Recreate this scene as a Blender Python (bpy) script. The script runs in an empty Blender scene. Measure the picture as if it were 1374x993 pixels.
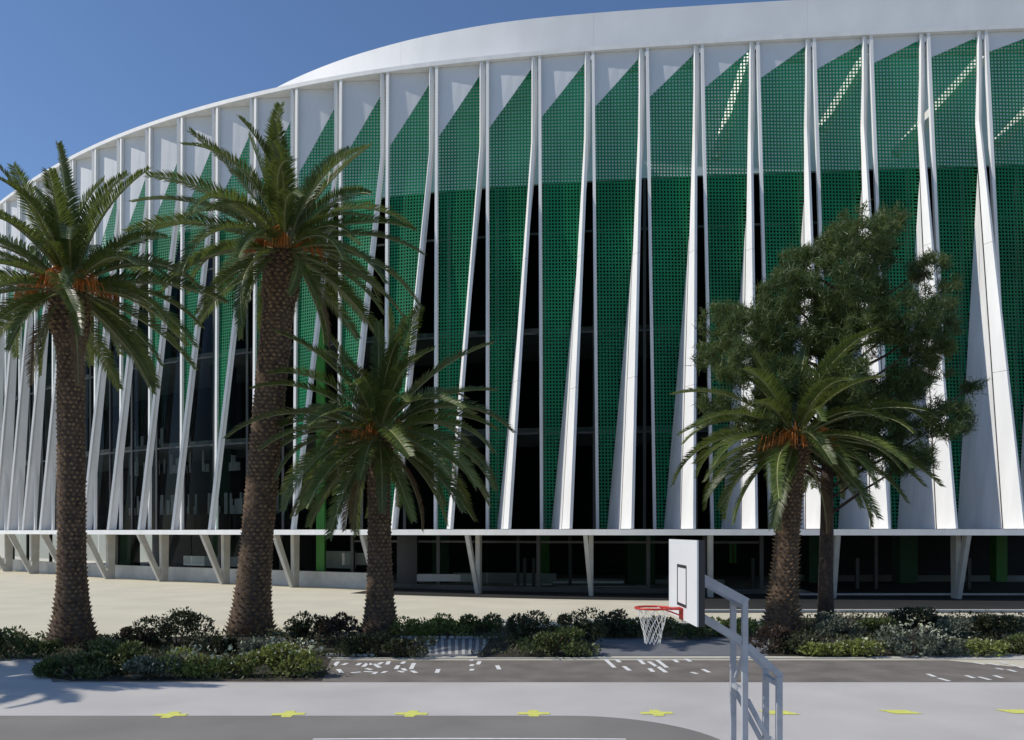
import bpy, math, random
import numpy as np
from math import sin, cos, radians as R, pi
from mathutils import Vector, Matrix
random.seed(7); rng = np.random.default_rng(7)
scn = bpy.context.scene
COL = scn.collection
# ------------------------------------------------------------------ camera, sky, sun, exposure
CAMZ = 4.05
cam = bpy.data.objects.new('camera', bpy.data.cameras.new('camera')); COL.objects.link(cam)
cam.location = (0, 0, CAMZ); cam.rotation_euler = (R(90), 0, 0)
cam.data.sensor_width = 36; cam.data.lens = 36*1100/1374; cam.data.shift_y = 0.1583
cam.data.clip_start = .1; cam.data.clip_end = 5000
scn.camera = cam
SUN_EL, SUN_AZ = 42, 264
w = bpy.data.worlds.new('World'); scn.world = w; w.use_nodes = True
nt = w.node_tree; bg = nt.nodes['Background']; sk = nt.nodes.new('ShaderNodeTexSky')
sk.sky_type = 'NISHITA'; sk.sun_disc = False; sk.sun_elevation = R(SUN_EL); sk.sun_rotation = R(SUN_AZ)
sk.air_density = 1.0; sk.dust_density = .15; sk.ozone_density = 3.2; sk.altitude = 50
tint = nt.nodes.new('ShaderNodeVectorMath'); tint.operation = 'MULTIPLY'; tint.inputs[1].default_value = (1.05, 1.14, 1.28)
nt.links.new(sk.outputs[0], tint.inputs[0]); nt.links.new(tint.outputs[0], bg.inputs[0]); bg.inputs[1].default_value = .095
sun = bpy.data.objects.new('sun', bpy.data.lights.new('sun', 'SUN')); COL.objects.link(sun)
S = Vector((sin(R(SUN_AZ))*cos(R(SUN_EL)), cos(R(SUN_AZ))*cos(R(SUN_EL)), sin(R(SUN_EL))))
sun.rotation_euler = (-S).to_track_quat('-Z', 'Y').to_euler()
sun.data.energy = 3.5; sun.data.angle = R(.5); sun.data.color = (1, .935, .83)
scn.view_settings.view_transform = 'Standard'; scn.view_settings.look = 'None'
scn.view_settings.exposure = 0.0; scn.view_settings.gamma = 1
scn.render.engine = 'CYCLES'
try:
    scn.cycles.transparent_max_bounces = 16; scn.cycles.max_bounces = 8
except Exception: pass

# ------------------------------------------------------------------ materials
def mat(name, col, rough=.6, var=.0, scale=3., bump=0., bscale=20., metal=0., transl=0., spec=.4, col2=None, obj_rand=0., stretch=None):
    m = bpy.data.materials.new(name); m.use_nodes = True
    t = m.node_tree; b = t.nodes['Principled BSDF']
    b.inputs['Roughness'].default_value = rough; b.inputs['Metallic'].default_value = metal
    b.inputs['Specular IOR Level'].default_value = spec
    b.inputs['Base Color'].default_value = (*col, 1)
    tc = t.nodes.new('ShaderNodeTexCoord')
    if var > 0 or col2:
        n = t.nodes.new('ShaderNodeTexNoise'); n.inputs['Scale'].default_value = scale; n.inputs['Detail'].default_value = 6
        if stretch:
            mp = t.nodes.new('ShaderNodeMapping'); mp.inputs['Scale'].default_value = stretch; t.links.new(tc.outputs['Object'], mp.inputs[0]); t.links.new(mp.outputs[0], n.inputs['Vector'])
        else: t.links.new(tc.outputs['Object'], n.inputs['Vector'])
        r = t.nodes.new('ShaderNodeValToRGB')
        c2 = col2 if col2 else tuple(c*(1-var) for c in col)
        c1 = col if col2 else tuple(min(1, c*(1+var)) for c in col)
        r.color_ramp.elements[0].position = .32; r.color_ramp.elements[1].position = .68
        r.color_ramp.elements[0].color = (*c2, 1); r.color_ramp.elements[1].color = (*c1, 1)
        t.links.new(n.outputs['Fac'], r.inputs[0]); out = r.outputs[0]
        if obj_rand:
            oi = t.nodes.new('ShaderNodeObjectInfo'); hs = t.nodes.new('ShaderNodeHueSaturation')
            mr = t.nodes.new('ShaderNodeMapRange'); mr.inputs[3].default_value = 1-obj_rand; mr.inputs[4].default_value = 1+obj_rand
            t.links.new(oi.outputs['Random'], mr.inputs[0]); t.links.new(mr.outputs[0], hs.inputs['Value'])
            t.links.new(out, hs.inputs['Color']); out = hs.outputs[0]
        t.links.new(out, b.inputs['Base Color'])
        if transl:
            pass
    if bump > 0:
        n2 = t.nodes.new('ShaderNodeTexNoise'); n2.inputs['Scale'].default_value = bscale; n2.inputs['Detail'].default_value = 8
        t.links.new(tc.outputs['Object'], n2.inputs['Vector'])
        bp = t.nodes.new('ShaderNodeBump'); bp.inputs['Strength'].default_value = bump; bp.inputs['Distance'].default_value = .05
        t.links.new(n2.outputs['Fac'], bp.inputs['Height']); t.links.new(bp.outputs[0], b.inputs['Normal'])
    if transl > 0:
        o = t.nodes['Material Output']; tr = t.nodes.new('ShaderNodeBsdfTranslucent'); mx = t.nodes.new('ShaderNodeMixShader')
        tr.inputs[0].default_value = (*[min(1, c*1.6) for c in col], 1); mx.inputs[0].default_value = transl
        t.links.new(b.outputs[0], mx.inputs[1]); t.links.new(tr.outputs[0], mx.inputs[2]); t.links.new(mx.outputs[0], o.inputs[0])
    return m
def glass(name, tint, gloss=.02, rough=.03):
    m = bpy.data.materials.new(name); m.use_nodes = True; t = m.node_tree; t.nodes.remove(t.nodes['Principled BSDF'])
    o = t.nodes['Material Output']; a = t.nodes.new('ShaderNodeBsdfTransparent'); g = t.nodes.new('ShaderNodeBsdfGlossy')
    a.inputs[0].default_value = (*tint, 1); g.inputs['Roughness'].default_value = rough
    g.inputs['Color'].default_value = (.8, .85, .9, 1)
    f = t.nodes.new('ShaderNodeLayerWeight'); f.inputs[0].default_value = .25
    mx = t.nodes.new('ShaderNodeMixShader'); ml = t.nodes.new('ShaderNodeMath'); ml.operation = 'MULTIPLY'; ml.inputs[1].default_value = gloss
    t.links.new(f.outputs[0], ml.inputs[0]); t.links.new(ml.outputs[0], mx.inputs[0]); t.links.new(a.outputs[0], mx.inputs[1]); t.links.new(g.outputs[0], mx.inputs[2])
    t.links.new(mx.outputs[0], o.inputs[0]); return m
M = dict(
 white=mat('white_paint', (.79, .79, .78), .45, .055, 1., stretch=(1.6, 1.6, .12), bump=.05, bscale=1.5),
 blade=mat('blade_white', (.72, .72, .72), .5, .09, 1., stretch=(1.4, 1.4, .1), bump=.05, bscale=1.2),
 panelw=mat('panel_white', (.66, .68, .71), .5, .03, .4),
 fascia=mat('fascia_white', (.78, .78, .78), .5, .05, 1., stretch=(.5, .5, .25)),
 joint=mat('dark_joint', (.06, .06, .065), .7),
 green=mat('green_mesh', (.02, .30, .13), .45, .25, .25, transl=.5, obj_rand=.16),
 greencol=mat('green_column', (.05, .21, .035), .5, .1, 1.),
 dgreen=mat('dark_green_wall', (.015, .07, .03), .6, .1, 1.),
 conc=mat('pale_concrete', (.52, .51, .48), .8, .1, 1.2, .1, 30),
 glassu=glass('tinted_glass', (.30, .33, .33)),
 glassl=glass('clear_glass', (.62, .67, .66)),
 frame=mat('dark_frame', (.05, .05, .053), .4),
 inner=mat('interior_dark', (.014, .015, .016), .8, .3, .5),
 innerw=mat('interior_pale', (.42, .42, .41), .7, .1, 1.),
 seatw=mat('interior_white', (.85, .85, .85), .6),
 wall_up=mat('upper_wall', (.70, .78, .9), .5, .05, .5),
 beige=mat('beige_paving', (.64, .595, .465), .85, .07, .35, .12, 25),
 court=mat('court_concrete', (.545, .52, .49), .85, .09, .35, .2, 40),
 asphalt=mat('asphalt', (.195, .172, .15), .9, .2, 1.1, .3, 60),
 darkcourt=mat('grey_court', (.235, .22, .2), .85, .10, .45, .2, 60),
 path=mat('grey_path', (.17, .175, .19), .85, .12, 1., .15, 40),
 apron=mat('shade_tone_apron', (.02, .02, .019), .85, .15, .6, .1, 30),  # shade on the ground is put into this dark colour
 kerb=mat('kerb_stone', (.5, .49, .46), .8, .1, 4.),
 soil=mat('soil', (.05, .042, .03), .95, .35, 3., .5, 20),
 yellow=mat('yellow_paint', (.74, .74, .17), .7, .15, 9.),
 wline_fleck=mat('white_line_and_fleck', (.8, .8, .78), .7, .1, 6.),  # real court line, also the light flecks on the asphalt
 trunk=mat('palm_bark', (.09, .06, .042), .9, .45, 5., .6, 15),
 scale=mat('palm_leaf_bases', (.36, .235, .125), .9, .0, 7., .3, 20, col2=(.07, .042, .028)),
 frond=mat('palm_leaf', (.115, .15, .032), .42, .0, 1.4, transl=.25, col2=(.045, .075, .02), obj_rand=.3, spec=.5),
 rachis=mat('palm_rachis', (.22, .23, .10), .5, .2, 2.),
 dead=mat('dead_palm_leaf', (.15, .10, .055), .8, .3, 3., transl=.15),
 orange=mat('palm_fruit', (.55, .19, .04), .6, .4, 6.),
 bark=mat('pine_bark', (.07, .05, .04), .9, .4, 8., .8, 20),
 pine=mat('pine_needles', (.10, .135, .035), .5, .0, .6, transl=.25, col2=(.03, .06, .022)),
 sh_dark=mat('shrub_dark', (.042, .052, .022), .5, .4, 3., transl=.15),
 sh_red=mat('shrub_brown', (.06, .04, .028), .5, .4, 3., transl=.15),
 sh_mid=mat('shrub_green', (.085, .11, .034), .5, .4, 3., transl=.2),
 sh_yel=mat('shrub_lime', (.20, .23, .06), .5, .35, 3., transl=.25),
 sh_grey=mat('shrub_grey', (.13, .15, .11), .6, .35, 3., transl=.15),
 cover=mat('ground_cover_leaf', (.11, .12, .05), .6, .0, .9, transl=.2, col2=(.045, .05, .025)),
 flower=mat('pale_flower', (.48, .5, .36), .6),
 board=mat('board_white', (.74, .75, .76), .4, .03, 2.),
 black=mat('black_edge', (.03, .03, .035), .5),
 red=mat('red_metal', (.55, .03, .02), .4),
 galv=mat('grey_steel', (.42, .435, .47), .45, .08, 6., metal=.0),
 net=mat('net_cord', (.75, .75, .72), .8),
)
# ------------------------------------------------------------------ mesh helpers
class MB:
    def __init__(s): s.v = []; s.f = []; s.mi = []; s.cur = 0
    def quad(s, a, b, c, d): s.poly([a, b, c, d])
    def poly(s, pts):
        n = len(s.v); s.v += [tuple(p) for p in pts]; s.f.append(tuple(range(n, n+len(pts)))); s.mi.append(s.cur)
    def hexa(s, p):   # 8 points: bottom 0-3, top 4-7
        n = len(s.v); s.v += [tuple(q) for q in p]
        for f in ((0, 3, 2, 1), (4, 5, 6, 7), (0, 1, 5, 4), (1, 2, 6, 5), (2, 3, 7, 6), (3, 0, 4, 7)):
            s.f.append(tuple(n+i for i in f)); s.mi.append(s.cur)
    def box(s, x0, y0, z0, x1, y1, z1):
        s.hexa([(x0, y0, z0), (x1, y0, z0), (x1, y1, z0), (x0, y1, z0), (x0, y0, z1), (x1, y0, z1), (x1, y1, z1), (x0, y1, z1)])
    def bar(s, a, b, wx, wy, up=(0, 0, 1)):   # rectangular bar between points
        a = Vector(a); b = Vector(b); d = (b-a).normalized(); u = Vector(up)
        if abs(d.dot(u)) > .98: u = Vector((1, 0, 0))
        sx = d.cross(u).normalized()*wx/2; sy = sx.cross(d).normalized()*wy/2
        s.hexa([a-sx-sy, a+sx-sy, a+sx+sy, a-sx+sy, b-sx-sy, b+sx-sy, b+sx+sy, b-sx+sy])
    def tube(s, pts, rad, k=8, caps=True):
        pts = [Vector(p) for p in pts]; rad = rad if hasattr(rad, '__len__') else [rad]*len(pts)
        base = len(s.v); ref = None
        for i, p in enumerate(pts):
            d = (pts[min(i+1, len(pts)-1)]-pts[max(i-1, 0)]).normalized()
            if ref is None: ref = d.orthogonal().normalized()
            ref = (ref-d*ref.dot(d)).normalized(); o = d.cross(ref)
            for j in range(k):
                a = 2*pi*j/k; s.v.append(tuple(p+(ref*cos(a)+o*sin(a))*rad[i]))
        for i in range(len(pts)-1):
            for j in range(k):
                q = base+i*k; s.f.append((q+j, q+(j+1) % k, q+k+(j+1) % k, q+k+j)); s.mi.append(s.cur)
        if caps:
            s.f.append(tuple(base+j for j in range(k))[::-1]); s.mi.append(s.cur)
            q = base+(len(pts)-1)*k; s.f.append(tuple(q+j for j in range(k))); s.mi.append(s.cur)
    def mesh(s, name, mats, smooth=False):
        me = bpy.data.meshes.new(name); me.from_pydata(s.v, [], s.f)
        for m in (mats if isinstance(mats, (list, tuple)) else [mats]): me.materials.append(m)
        if any(s.mi): me.polygons.foreach_set('material_index', s.mi)
        if smooth: me.polygons.foreach_set('use_smooth', [True]*len(me.polygons))
        me.update(); return me
def ob(name, data, parent=None, loc=None, rot=None, **props):
    o = bpy.data.objects.new(name, data); COL.objects.link(o)
    if parent is not None: o.parent = parent
    if loc is not None: o.location = loc
    if rot is not None: o.rotation_euler = rot
    for k, v in props.items(): o[k] = v
    return o
def thing(name, label, cat, loc=(0, 0, 0), group=None, rotz=0):
    o = ob(name, None, None, loc, (0, 0, rotz), label=label, category=cat); o.empty_display_size = .3
    if group: o['group'] = group
    return o
def flatmesh(name, polys, z, m, parent=None, kind='structure'):
    b = MB()
    for p in polys: b.poly([(x, y, z) for x, y in p])
    o = ob(name, b.mesh(name, m), parent)
    if kind: o['kind'] = kind
    return o
def G(px, py, z=0):           # ground point seen at a photo pixel
    D = 1100*(CAMZ-z)/(py-714); return ((px-687)/1100*D, D)
# ------------------------------------------------------------------ facade curve (arc index u, one unit per bay, growing to the left)
KN = [-8, 0, 6, 10, 13, 16, 20, 25, 34]; KA = [3.0, 3.9, 6.15, 11.1, 18.9, 25.7, 35.5, 42.3, 66]
SP = 3.662; st = 20
us = np.arange(-8, 34+1e-9, 1/st); cx = np.zeros(len(us)); cy = np.zeros(len(us)); i0 = 8*st
cx[i0], cy[i0] = 31.07, 53.80
for i in range(i0, len(us)-1):
    an = R(np.interp(us[i]+.5/st, KN, KA)); cx[i+1] = cx[i]-SP/st*cos(an); cy[i+1] = cy[i]+SP/st*sin(an)
for i in range(i0, 0, -1):
    an = R(np.interp(us[i]-.5/st, KN, KA)); cx[i-1] = cx[i]+SP/st*cos(an); cy[i-1] = cy[i]-SP/st*sin(an)
def C(u, off=0., z=0.):
    a = R(np.interp(u, KN, KA)); return Vector((float(np.interp(u, us, cx))-sin(a)*off, float(np.interp(u, us, cy))-cos(a)*off, z))
def NT(u):
    a = R(np.interp(u, KN, KA)); return Vector((-sin(a), -cos(a), 0)), Vector((cos(a), -sin(a), 0))
def sm(t): t = min(1, max(0, t)); return t*t*(3-2*t)
def P(u): return .3+5.2*sm((17-u)/11)
def edge(u): return P(u)+.9
def Q(u): return .12+.02*sm((u-9)/5)
def QR(u): return .8*sm((u-8.5)/5)
ZB, ZT, ZK = 4.24, 36.9, 31.0
UMIN, UMAX = -5, 31
def ring(mb, u0, u1, o0, o1, z0, z1, du=.25):
    n = max(1, int(round((u1-u0)/du))); f0 = o0 if callable(o0) else (lambda u: o0); f1 = o1 if callable(o1) else (lambda u: o1)
    base = len(mb.v)
    for i in range(n+1):
        u = u0+(u1-u0)*i/n
        for p in (C(u, f0(u), z0), C(u, f1(u), z0), C(u, f1(u), z1), C(u, f0(u), z1)): mb.v.append(tuple(p))
    for i in range(n):
        for j in range(4):
            a = base+4*i+j; b = base+4*i+(j+1) % 4; mb.f.append((a, b, b+4, a+4)); mb.mi.append(mb.cur)
    mb.f.append((base+3, base+2, base+1, base)); mb.mi.append(mb.cur)
    e = base+4*n; mb.f.append((e, e+1, e+2, e+3)); mb.mi.append(mb.cur)

# ------------------------------------------------------------------ the ground
def grid(name, x0, y0, x1, y1, z, m, kind='structure'):
    return flatmesh(name, [[(x0, y0), (x1, y0), (x1, y1), (x0, y1)]], z, m)
grid('ground', -900, -60, 900, 1500, -.012, M['beige'])
YL = 4455/(915.5-714)
# light concrete playground in front, reaching further back on the left
court = flatmesh('concrete_court', [[(-60, 1), (60, 1), (60, YL), (-60, YL)],
       [(-60, YL), G(70, 915.5), G(96, 905), G(60, 884), (-40, 4455/(884-714))],
       [G(1165, 883.5), (60, YL+1.6), (60, 4455/(874-714)), G(1180, 876)]], .0, M['court'])
flatmesh('asphalt_lane', [[G(70, 915.5), (60, YL), (60, YL+1.5), G(1374, 896), G(1270, 886), G(1040, 886), G(60, 886)]], .004, M['asphalt'])
r_ = 3.0; cx0, cy0 = 1.2, 4455/(960.5-714)-r_
arc = [(cx0+r_*sin(R(a)), cy0+r_*cos(R(a))) for a in range(0, 91, 5)]
flatmesh('dark_court', [[(-60, 1.2), (cx0+r_, 1.2)]+arc[::-1]+[(-60, cy0+r_)]], .004, M['darkcourt'])
flatmesh('grey_path', [[G(540, 880), G(1030, 880), G(1030, 849), G(545, 853)]], .002, M['path'])
flatmesh('shade_tone_apron', [[tuple(C(u, edge(u)+.7))[:2] for u in np.arange(3.2, 11.3, .5)] + [tuple(C(u, -16))[:2] for u in np.arange(11.2, 3, -.5)]], -.002, M['apron'])
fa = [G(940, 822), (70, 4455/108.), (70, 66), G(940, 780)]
flatmesh('painted_shade_forecourt', [fa], .002, M['apron'])  # dark sheet standing for shade on the forecourt paving
pth = bpy.data.objects['grey_path']
for k in range(11):
    xa = 574+k*9.5; p0, p1, p2, p3 = G(xa-2-.5*(k-5), 878), G(xa+2.2-.5*(k-5), 878), G(xa+2.2, 857.5), G(xa-1.6, 857.5); c = p0; q = MB()
    q.poly([(p[0]-c[0], p[1]-c[1], 0) for p in (p0, p1, p2, p3)]); ob('pale_strip', q.mesh('pale_strip', M['kerb']), pth, (c[0], c[1], .0065))  # thin pale strips laid over the grey path
kb = MB()
def kerb(mb, pts, wd, h):
    for (a, b) in zip(pts[:-1], pts[1:]):
        a = Vector((*a, h/2)); b = Vector((*b, h/2)); mb.bar(a, b, wd, h)
kerb(kb, [G(440, 883.5), G(1160, 883.5)], .16, .02)
ob('kerb_line', kb.mesh('kerb_line', M['kerb']), kind='structure')
k2 = MB(); kerb(k2, [G(1060, 798.5), (60, 4455/(798.5-714))], .3, .12); ob('terrace_kerb', k2.mesh('kerb', M['kerb']), kind='structure')
k3 = MB(); kerb(k3, [G(945, 820.5), G(1140, 820.5), (60, 4455/(821-714))], .35, .1); ob('front_kerb', k3.mesh('kerb', M['kerb']), kind='structure')
# planting beds
beds = {'left_bed': [G(62, 908), G(95, 914), G(432, 914), G(445, 882), G(545, 882), G(548, 846), G(100, 858), G(-60, 866), G(-60, 884), G(60, 884)],
        'middle_bed': [G(640, 882), G(792, 882), G(800, 855), G(1030, 855), G(1030, 842), G(545, 842), G(548, 854), G(660, 855)],
        'right_bed': [G(1030, 880), G(1170, 881), G(1290, 877), (45, 4455/161.), (45, 4455/116.), G(1035, 829)]}
bedobj = {}
for k, p in beds.items(): bedobj[k] = flatmesh('planting_bed', [p], .008, M['soil'])
# painted marks, then light flecks laid as white dashes
plus = [(-.1, -.32), (.1, -.32), (.13, -.12), (.36, -.1), (.36, .1), (.13, .12), (.1, .32), (-.1, .32), (-.13, .12), (-.36, .1), (-.36, -.1), (-.13, -.12)]
ym = MB(); ym.poly([(x, y, 0) for x, y in plus]); ym = ym.mesh('yellow_mark', M['yellow'])
sl = MB(); sl.poly([(-.42, .2, 0), (-.2, -.2, 0), (.42, -.2, 0), (.2, .2, 0)]); slm = sl.mesh('yellow_mark', M['yellow'])
for i, (px, py) in enumerate([(229, 959.5), (387, 958.5), (552, 958), (716, 957.5), (881, 957), (1045, 956.5), (1208, 955.5), (1366, 955)]):
    x, y = G(px, py); ob('yellow_mark', ym if i < 5 else slm, court, (x, y, .009), (0, 0, [0, .1, -.05, 0, .05, 0, 0, 0][i]))
wl = MB(); a_ = [G(420+i*30, 991.5+((i-7)/7.)**2*.8) for i in range(15)]
for a, b in zip(a_[:-1], a_[1:]):
    wl.quad((a[0], a[1]-.04, .009), (b[0], b[1]-.04, .009), (b[0], b[1]+.04, .009), (a[0], a[1]+.04, .009))
ob('painted_court_line', wl.mesh('painted_court_line', M['wline_fleck']), court)
def crop(x0, y0, s, L): return [tuple((v/s+(x0 if i % 2 == 0 else y0)) for i, v in enumerate(t)) for t in L]
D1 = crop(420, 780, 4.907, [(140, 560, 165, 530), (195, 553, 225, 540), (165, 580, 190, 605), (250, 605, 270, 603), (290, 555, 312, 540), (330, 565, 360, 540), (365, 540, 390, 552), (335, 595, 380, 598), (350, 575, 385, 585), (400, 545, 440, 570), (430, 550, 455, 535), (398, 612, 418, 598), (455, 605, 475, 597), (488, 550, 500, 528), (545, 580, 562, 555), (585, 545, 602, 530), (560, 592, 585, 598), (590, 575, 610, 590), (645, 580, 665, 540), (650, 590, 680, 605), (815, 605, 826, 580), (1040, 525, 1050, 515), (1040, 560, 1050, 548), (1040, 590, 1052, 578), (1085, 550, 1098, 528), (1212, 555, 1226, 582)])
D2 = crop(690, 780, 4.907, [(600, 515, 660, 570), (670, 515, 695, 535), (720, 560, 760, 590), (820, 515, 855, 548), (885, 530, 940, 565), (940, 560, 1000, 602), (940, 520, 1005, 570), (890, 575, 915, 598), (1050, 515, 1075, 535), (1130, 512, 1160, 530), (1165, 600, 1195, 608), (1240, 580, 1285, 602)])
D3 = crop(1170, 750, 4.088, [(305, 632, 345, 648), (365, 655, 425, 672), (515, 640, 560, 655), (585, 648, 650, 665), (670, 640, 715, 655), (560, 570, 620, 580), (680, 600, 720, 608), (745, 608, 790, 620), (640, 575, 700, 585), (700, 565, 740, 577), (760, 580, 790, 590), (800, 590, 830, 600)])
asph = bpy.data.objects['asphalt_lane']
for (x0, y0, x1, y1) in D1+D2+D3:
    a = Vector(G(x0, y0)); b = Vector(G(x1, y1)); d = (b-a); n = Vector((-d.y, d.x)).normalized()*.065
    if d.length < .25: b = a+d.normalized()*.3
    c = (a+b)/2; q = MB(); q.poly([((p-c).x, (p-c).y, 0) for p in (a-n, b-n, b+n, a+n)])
    ob('light_fleck_dash', q.mesh('light_fleck_dash', M['wline_fleck']), asph, (c.x, c.y, .010))  # flecks of reflected light, laid as flat white pieces

# ------------------------------------------------------------------ the arena
A = thing('arena_building', 'curved white arena with twisted white fins, green perforated screens and a raised ground floor', 'building', (4, 58, 0))
inv = Matrix.Translation((-4, -58, 0))
def part(name, mb, m, parent=A, smooth=False, **k):
    me = mb.mesh(name, m, smooth)
    if parent is A: me.transform(inv)
    return ob(name, me, parent, **k)
# slab, beam
b = MB(); ring(b, UMIN, UMAX, edge, -12, 3.86, 4.22); part('floor_slab', b, M['white'])
b = MB(); ring(b, UMIN, UMAX, .22, lambda u: -.35-Q(u)-QR(u)+.12, 36.9, 37.2); part('top_beam', b, M['white'])
# fascia band of the roof, set back
_bu = np.arange(-10, 36, .25); _bv = np.interp(_bu, [8, 9, 10.7, 12.4, 13.5, 14.7, 16, 18, 21, 25, 31], [1.5, 1.6, 2.25, 3.2, 4.0, 5.0, 6.8, 11, 18, 28, 38]); _bk = np.exp(-np.linspace(-2, 2, 9)**2); _bs = np.convolve(np.pad(_bv, 4, 'edge'), _bk/_bk.sum(), 'valid')
def bo(u): return -float(np.interp(u, _bu, _bs))
for u0 in np.arange(UMIN, 23, 4.):
    b = MB(); ring(b, u0+.001, u0+3.999, bo, lambda u: bo(u)-.3, 37.28, 40.55, .125); part('fascia_panel', b, M['fascia'])
b = MB()
ul = list(np.arange(UMIN, 25, 1.)); cen = Vector((15, 125, 40.4))
for u0, u1 in zip(ul[:-1], ul[1:]): b.poly([C(u0, bo(u0)-.25, 40.4), cen, C(u1, bo(u1)-.25, 40.4)])
part('upper_roof', b, M['fascia'])
b = MB(); ul = list(np.arange(8, UMAX+.1, .5))
for u0, u1 in zip(ul[:-1], ul[1:]): b.quad(C(u0, -.3, 37.19), C(u0, min(bo(u0), -2)-.3, 37.3), C(u1, min(bo(u1), -2)-.3, 37.3), C(u1, -.3, 37.19))
ul = list(np.arange(UMIN, 8.1, 1))
for u0, u1 in zip(ul[:-1], ul[1:]): b.quad(C(u0, -1.9, 37.25), C(u0, -14, 37.25), C(u1, -14, 37.25), C(u1, -1.9, 37.25))
part('lower_roof', b, M['fascia'])
b = MB(); ring(b, UMIN, 9, -1.52, -1.62, 37.2, 37.275); part('shadow_gap', b, M['joint'])
# upper closed wall + interior shell
b = MB(); ring(b, UMIN, UMAX, -3.2, -3.5, 29.5, 37.2); part('upper_wall', b, M['wall_up'])
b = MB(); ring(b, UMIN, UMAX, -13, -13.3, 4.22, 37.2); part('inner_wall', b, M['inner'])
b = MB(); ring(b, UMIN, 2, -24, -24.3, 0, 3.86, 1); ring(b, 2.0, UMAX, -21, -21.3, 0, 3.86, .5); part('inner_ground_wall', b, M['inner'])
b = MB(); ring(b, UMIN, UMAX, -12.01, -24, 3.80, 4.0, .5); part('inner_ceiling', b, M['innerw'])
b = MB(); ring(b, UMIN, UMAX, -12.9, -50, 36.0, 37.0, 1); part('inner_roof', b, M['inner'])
for z in (11.3, 18.6, 25.6):
    b = MB(); ring(b, UMIN, UMAX, -3.42, -12.9, z, z+.4); part('upper_floor', b, M['innerw'] if z < 20 else M['inner'])
# end walls
for u in (UMIN, UMAX):
    b = MB(); n_, t_ = NT(u); b.hexa([C(u, -3.4, 4.2), C(u, -50, 4.2), C(u, -50, 4.2)+t_*.3, C(u, -3.4, 4.2)+t_*.3, C(u, -3.4, 37), C(u, -50, 37), C(u, -50, 37)+t_*.3, C(u, -3.4, 37)+t_*.3]); part('end_wall', b, M['fascia'])
# seating tiers seen dimly through the left glass
for u0 in (14, 16, 18, 20):
    for k in range(4):
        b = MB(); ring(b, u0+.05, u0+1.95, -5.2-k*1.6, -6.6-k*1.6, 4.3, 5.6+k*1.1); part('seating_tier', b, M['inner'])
for k in range(110):
    u = random.choice((14.8, 15.9, 16.7, 17.8, 18.6, 19.7))+random.uniform(-.3, .3); lvl = random.choice((0, 0, 0, 1, 1, 2)); z0 = (5.6, 9.3, 11.7)[lvl]; b = MB()
    c = C(u, -5.0-random.random()*1.0, z0); h = random.choice((.7, 1.3, 1.8)); hw = random.choice((.05, .08, .13)); b.box(c.x-hw, c.y-.05, z0, c.x+hw, c.y+.05, z0+h); part('interior_post', b, M['seatw'])
# fin geometry functions
TIPN = [-6, 1, 3, 5, 8, 10, 12, 14, 16, 18, 20, 22, 25, 34]; TIPU = [-.80, -.80, -.73, -.66, -.69, -.64, -.45, -.25, .02, .17, .24, .25, .2, .2]
def front(n, z):      # front edge of the slanted fin of bay n
    ut = n-.89; tu = n+float(np.interp(n, TIPN, TIPU))
    if z >= ZK: return ut+.02*0, .12
    t = (ZK-z)/(ZK-ZB); return ut+(tu-ut)*t, .12+(edge(tu)-.32-.12)*t
def thin(n, z):       # thin fin n front edge
    t = (ZT-z)/(ZT-ZB); return n-.1*t*sm((17-n)/6), .14+(.42*P(n)-.05)*t*(1 if n < 30 else 1)
def thinback(n, z):
    t = (ZT-z)/(ZT-ZB); u, o = thin(n, z); return u, o-(.12+Q(n))*(1-t)-(.4-.2*sm((n-10)/4))*t
def back(n, z):       # back edge of the slanted fin; wide and splayed on the right bays, slim and radial on the left ones
    fu, fo = front(n, z); wr = sm((13.2-n)/4.2); dl_ = float(np.interp(n, [12, 17, 20, 25], [.4, .55, 1.0, 1.4]))
    if z >= ZK: ub = n-.95; o1 = -Q(n)
    else:
        t = (ZK-z)/(ZK-ZB); tu = n-.28
        ub = (n-.95)+(tu-(n-.95))*t
        o1 = -Q(n)+(-.35+.42*P(n)+Q(n))*t
    t = max(0, (ZK-z)/(ZK-ZB)); o2 = fo-.32-(dl_-.32)*t
    return ub*wr+(fu-.02)*(1-wr), o1*wr+o2*(1-wr)
def sback(n, z):      # right edge of the screen: set back under the soffit at the top on the left bays
    u, o = back(n, z); return u, o-QR(n)*sm((z-24)/9)
zs_fin = [ZB, 8, 12, 16, 20, 24, 28, ZK, 34, ZT-.01]
def plate(mb, f0, f1, zs, th, n):
    base = len(mb.v)
    for z in zs:
        a = C(*f0(n, z), z); c = C(*f1(n, z), z); d = (c-a); nn = Vector((-d.y, d.x, 0))
        nn = nn.normalized()*th/2 if nn.length > 1e-6 else Vector((th/2, 0, 0))
        for p in (a-nn, a+nn, c+nn, c-nn): mb.v.append(tuple(p))
    for i in range(len(zs)-1):
        for j in range(4):
            a = base+4*i+j; q = base+4*i+(j+1) % 4; mb.f.append((a, q, q+4, a+4)); mb.mi.append(mb.cur)
    mb.f.append((base+3, base+2, base+1, base)); mb.mi.append(mb.cur)
    e = base+4*(len(zs)-1); mb.f.append((e, e+1, e+2, e+3)); mb.mi.append(mb.cur)
def lerpf(fa_, fb_, k):
    def g(n, z):
        a = C(*fa_(n, z), z); c = C(*fb_(n, z), z); return a+(c-a)*k
    return g
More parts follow.
